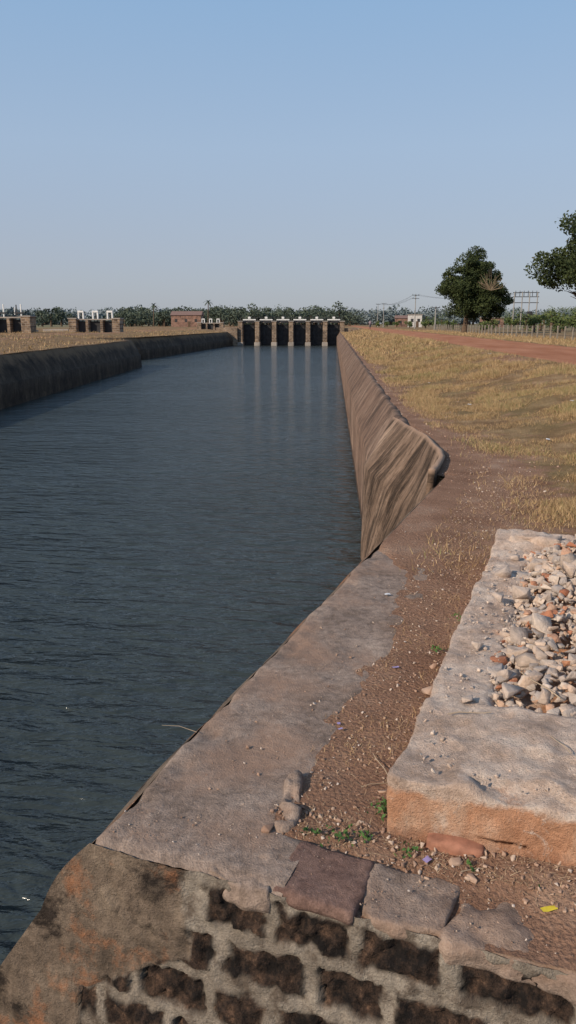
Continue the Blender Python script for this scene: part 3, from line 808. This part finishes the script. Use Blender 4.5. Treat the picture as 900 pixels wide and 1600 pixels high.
def pole(name,b,D,h,arms=1,w=1.6):
    x,y=at(b,D); e=empty(name); tubes('mast',[[((x,y,ZG-.2),.16),((x,y,ZG+h),.09)]],POLE,e,8)
    l=[]
    for k in range(arms): l.append((x,y-.15,ZG+h-.25-k*.8,w,.1,.12))
    for k in (-.45,0,.45): l.append((x+k*w,y-.15,ZG+h-.05,.08,.08,.25))
    boxes('crossarm',l,DARK,e); return Vector((x,y,ZG+h-.1))
p1=pole('utility_pole',648,200,8.6,2,1.8); p2=pole('utility_pole',590,290,8.5); p3=pole('utility_pole',599,270,8.2); p5=pole('utility_pole',680,150,4.5)
e=empty('transformer_structure'); x,y=at(819,150); tb=[];bx_=[]
for k in (-2.2,-.7,.7,2.2): tb.append([((x+k,y,ZG-.2),.13),((x+k,y,ZG+7.2),.10)])
tubes('masts',tb,POLE,e,8)
for z in (7.1,6.3,5.2): bx_.append((x,y,ZG+z,5.0,.14,.14))
for k in (-2.,-1.2,-.4,.4,1.2,2.): bx_.append((x+k,y,ZG+6.7,.1,.1,.6)); bx_.append((x+k,y,ZG+7.3,.08,.08,.3))
boxes('beams',bx_,DARK,e); boxes('transformer',[(x+.9,y,ZG+3.,1.0,.8,1.1),(x+.9,y,ZG+2.3,2.2,1.,.12)],DARK,e,.05)
T=Vector((x,y,ZG+7.3)); wr=[]
for a_,c_2 in ((p1,T),(p2,p1),(p3,p1)):
    for k in (-.6,.6):
        pl=[]
        for i in range(9):
            t=i/8; q=a_.lerp(c_2,t); pl.append(((q.x+k,q.y,q.z-1.2*4*t*(1-t)),.02))
        wr.append(pl)
tubes('power_lines',wr,DARK,None,4)

def house(name,b,D,w,d_,h,wall,roofc,pitched=True):
    x,y=at(b,D); e=empty(name)
    boxes('walls',[(x,y,ZG+h/2,w,d_,h)],wall,e)
    if pitched:
        z=ZG+h+.01; co=[(x-w/2-.3,y-d_/2-.3,z),(x+w/2+.3,y-d_/2-.3,z),(x+w/2+.3,y+d_/2+.3,z),(x-w/2-.3,y+d_/2+.3,z),(x-w/2-.3,y,z+h*.35),(x+w/2+.3,y,z+h*.35)]
        me=bpy.data.meshes.new('roof'); me.from_pydata(co,[],[(0,1,5,4),(2,3,4,5),(0,4,3),(1,2,5),(0,3,2,1)]); link(me,'roof',roofc,e)
    else: boxes('roof',[(x,y,ZG+h+.12,w+.5,d_+.5,.22)],roofc,e)
    n=max(2,int(w/3)); boxes('windows',[(x-w/2+(i+.5)*w/n,y-d_/2-.01,ZG+h*.55,.9,.08,1.1) for i in range(n)],DARK,e)
    boxes('door',[(x+.3*w/n,y-d_/2-.02,ZG+1,.9,.1,2.)],BARK,e)
TILE=simple('roof_tile',(.20,.13,.11),.9)
house('brick_house',293,285,11,6,4.2,RBRICK,TILE); house('white_house',648,270,4.5,4,4.2,simple('whitewash',(.55,.53,.5)),CONC,False)
house('brick_house',632,300,7,5,3.2,RBRICK,TILE); house('brick_house',768,260,7,5,3,RBRICK,CONC,False)

mc=empty('motorcyclist'); x,y=7.6,165.; z=-1.08
tubes('wheels',[[((x+ .0,y+s+math.cos(a)*.3,z+.33+math.sin(a)*.3),.05) for a in np.linspace(0,6.283,17)] for s in (-.65,.65)],DARK,mc,6)
boxes('frame',[(x,y,z+.5,.25,.9,.3),(x,y+.45,z+.85,.18,.25,.3),(x,y+.5,z+1.05,.7,.05,.05),(x,y-.25,z+.75,.28,.6,.12)],DARK,mc,.03)
me=bpy.data.meshes.new('rider'); vs_=[(0,-.15,.85),(0,-.12,1.1),(0,-.02,1.4),(0,.02,1.52),(0,.04,1.68),(.2,0,1.38),(.32,.2,1.15),(.33,.45,1.08),(-.2,0,1.38),(-.32,.2,1.15),(-.33,.45,1.08),(.16,.2,.85),(.17,.15,.4),(-.16,.2,.85),(-.17,.15,.4)]
me.from_pydata([(x+a,y+b_,z+c2) for a,b_,c2 in vs_],[(0,1),(1,2),(2,3),(3,4),(2,5),(5,6),(6,7),(2,8),(8,9),(9,10),(0,11),(11,12),(0,13),(13,14)],[])
o=link(me,'rider',simple('shirt',(.25,.2,.22)),mc); o.modifiers.new('k','SKIN'); sv=me.skin_vertices[0].data
for i,r in enumerate([.16,.16,.17,.06,.12,.08,.06,.045,.08,.06,.045,.1,.07,.1,.07]): sv[i].radius=(r,r)
sv[0].use_root=True; ss_=o.modifiers.new('s','SUBSURF'); ss_.levels=1; ss_.render_levels=1

# ---------------- light, sky, camera
tosun=Vector((-.72,-.62,0)).normalized(); el=math.radians(30)
tosun=Vector((tosun.x*math.cos(el),tosun.y*math.cos(el),math.sin(el)))
sl=bpy.data.lights.new('sun','SUN'); sl.energy=4.3; sl.angle=math.radians(.6); sl.color=(1,.84,.67)
so=bpy.data.objects.new('sun',sl); sc.collection.objects.link(so); so.rotation_euler=(-tosun).to_track_quat('-Z','Y').to_euler()
w=bpy.data.worlds.new('World'); sc.world=w; w.use_nodes=True; nt=w.node_tree
sk=nt.nodes.new('ShaderNodeTexSky'); sk.sky_type='NISHITA'; sk.sun_disc=False; sk.sun_elevation=el; sk.sun_rotation=math.atan2(tosun.x,tosun.y)
sk.air_density=1.; sk.dust_density=1.; sk.ozone_density=2.
tc=nt.nodes.new('ShaderNodeTexCoord'); sp=nt.nodes.new('ShaderNodeSeparateXYZ'); nt.links.new(tc.outputs['Generated'],sp.inputs[0])
rp=nt.nodes.new('ShaderNodeValToRGB'); nt.links.new(sp.outputs[2],rp.inputs[0]); el_=rp.color_ramp.elements
while len(el_)<5: el_.new(.5)
for i,(p,c) in enumerate([(0,(.40,.43,.49)),(.08,(.40,.45,.555)),(.2,(.385,.50,.665)),(.34,(.30,.47,.70)),(1,(.16,.275,.47))]):
    el_[i].position=p; el_[i].color=(*c,1)
ml=nt.nodes.new('ShaderNodeVectorMath'); ml.operation='SCALE'; ml.inputs['Scale'].default_value=1/.12; nt.links.new(rp.outputs[0],ml.inputs[0])
ad=nt.nodes.new('ShaderNodeMix'); ad.data_type='RGBA'; ad.inputs[0].default_value=.82
nt.links.new(sk.outputs[0],ad.inputs[6]); nt.links.new(ml.outputs[0],ad.inputs[7])
nt.links.new(ad.outputs[2],nt.nodes['Background'].inputs[0]); nt.nodes['Background'].inputs[1].default_value=.12
cam=bpy.data.cameras.new('camera'); cam.sensor_fit='VERTICAL'; cam.sensor_height=36; cam.lens=27; cam.clip_end=9000; cam.clip_start=.05
cobj=bpy.data.objects.new('camera',cam); sc.collection.objects.link(cobj); cobj.rotation_euler=(math.radians(90-13.8),0,TH); sc.camera=cobj
sc.view_settings.view_transform='Standard'; sc.view_settings.look='None'; sc.view_settings.exposure=0
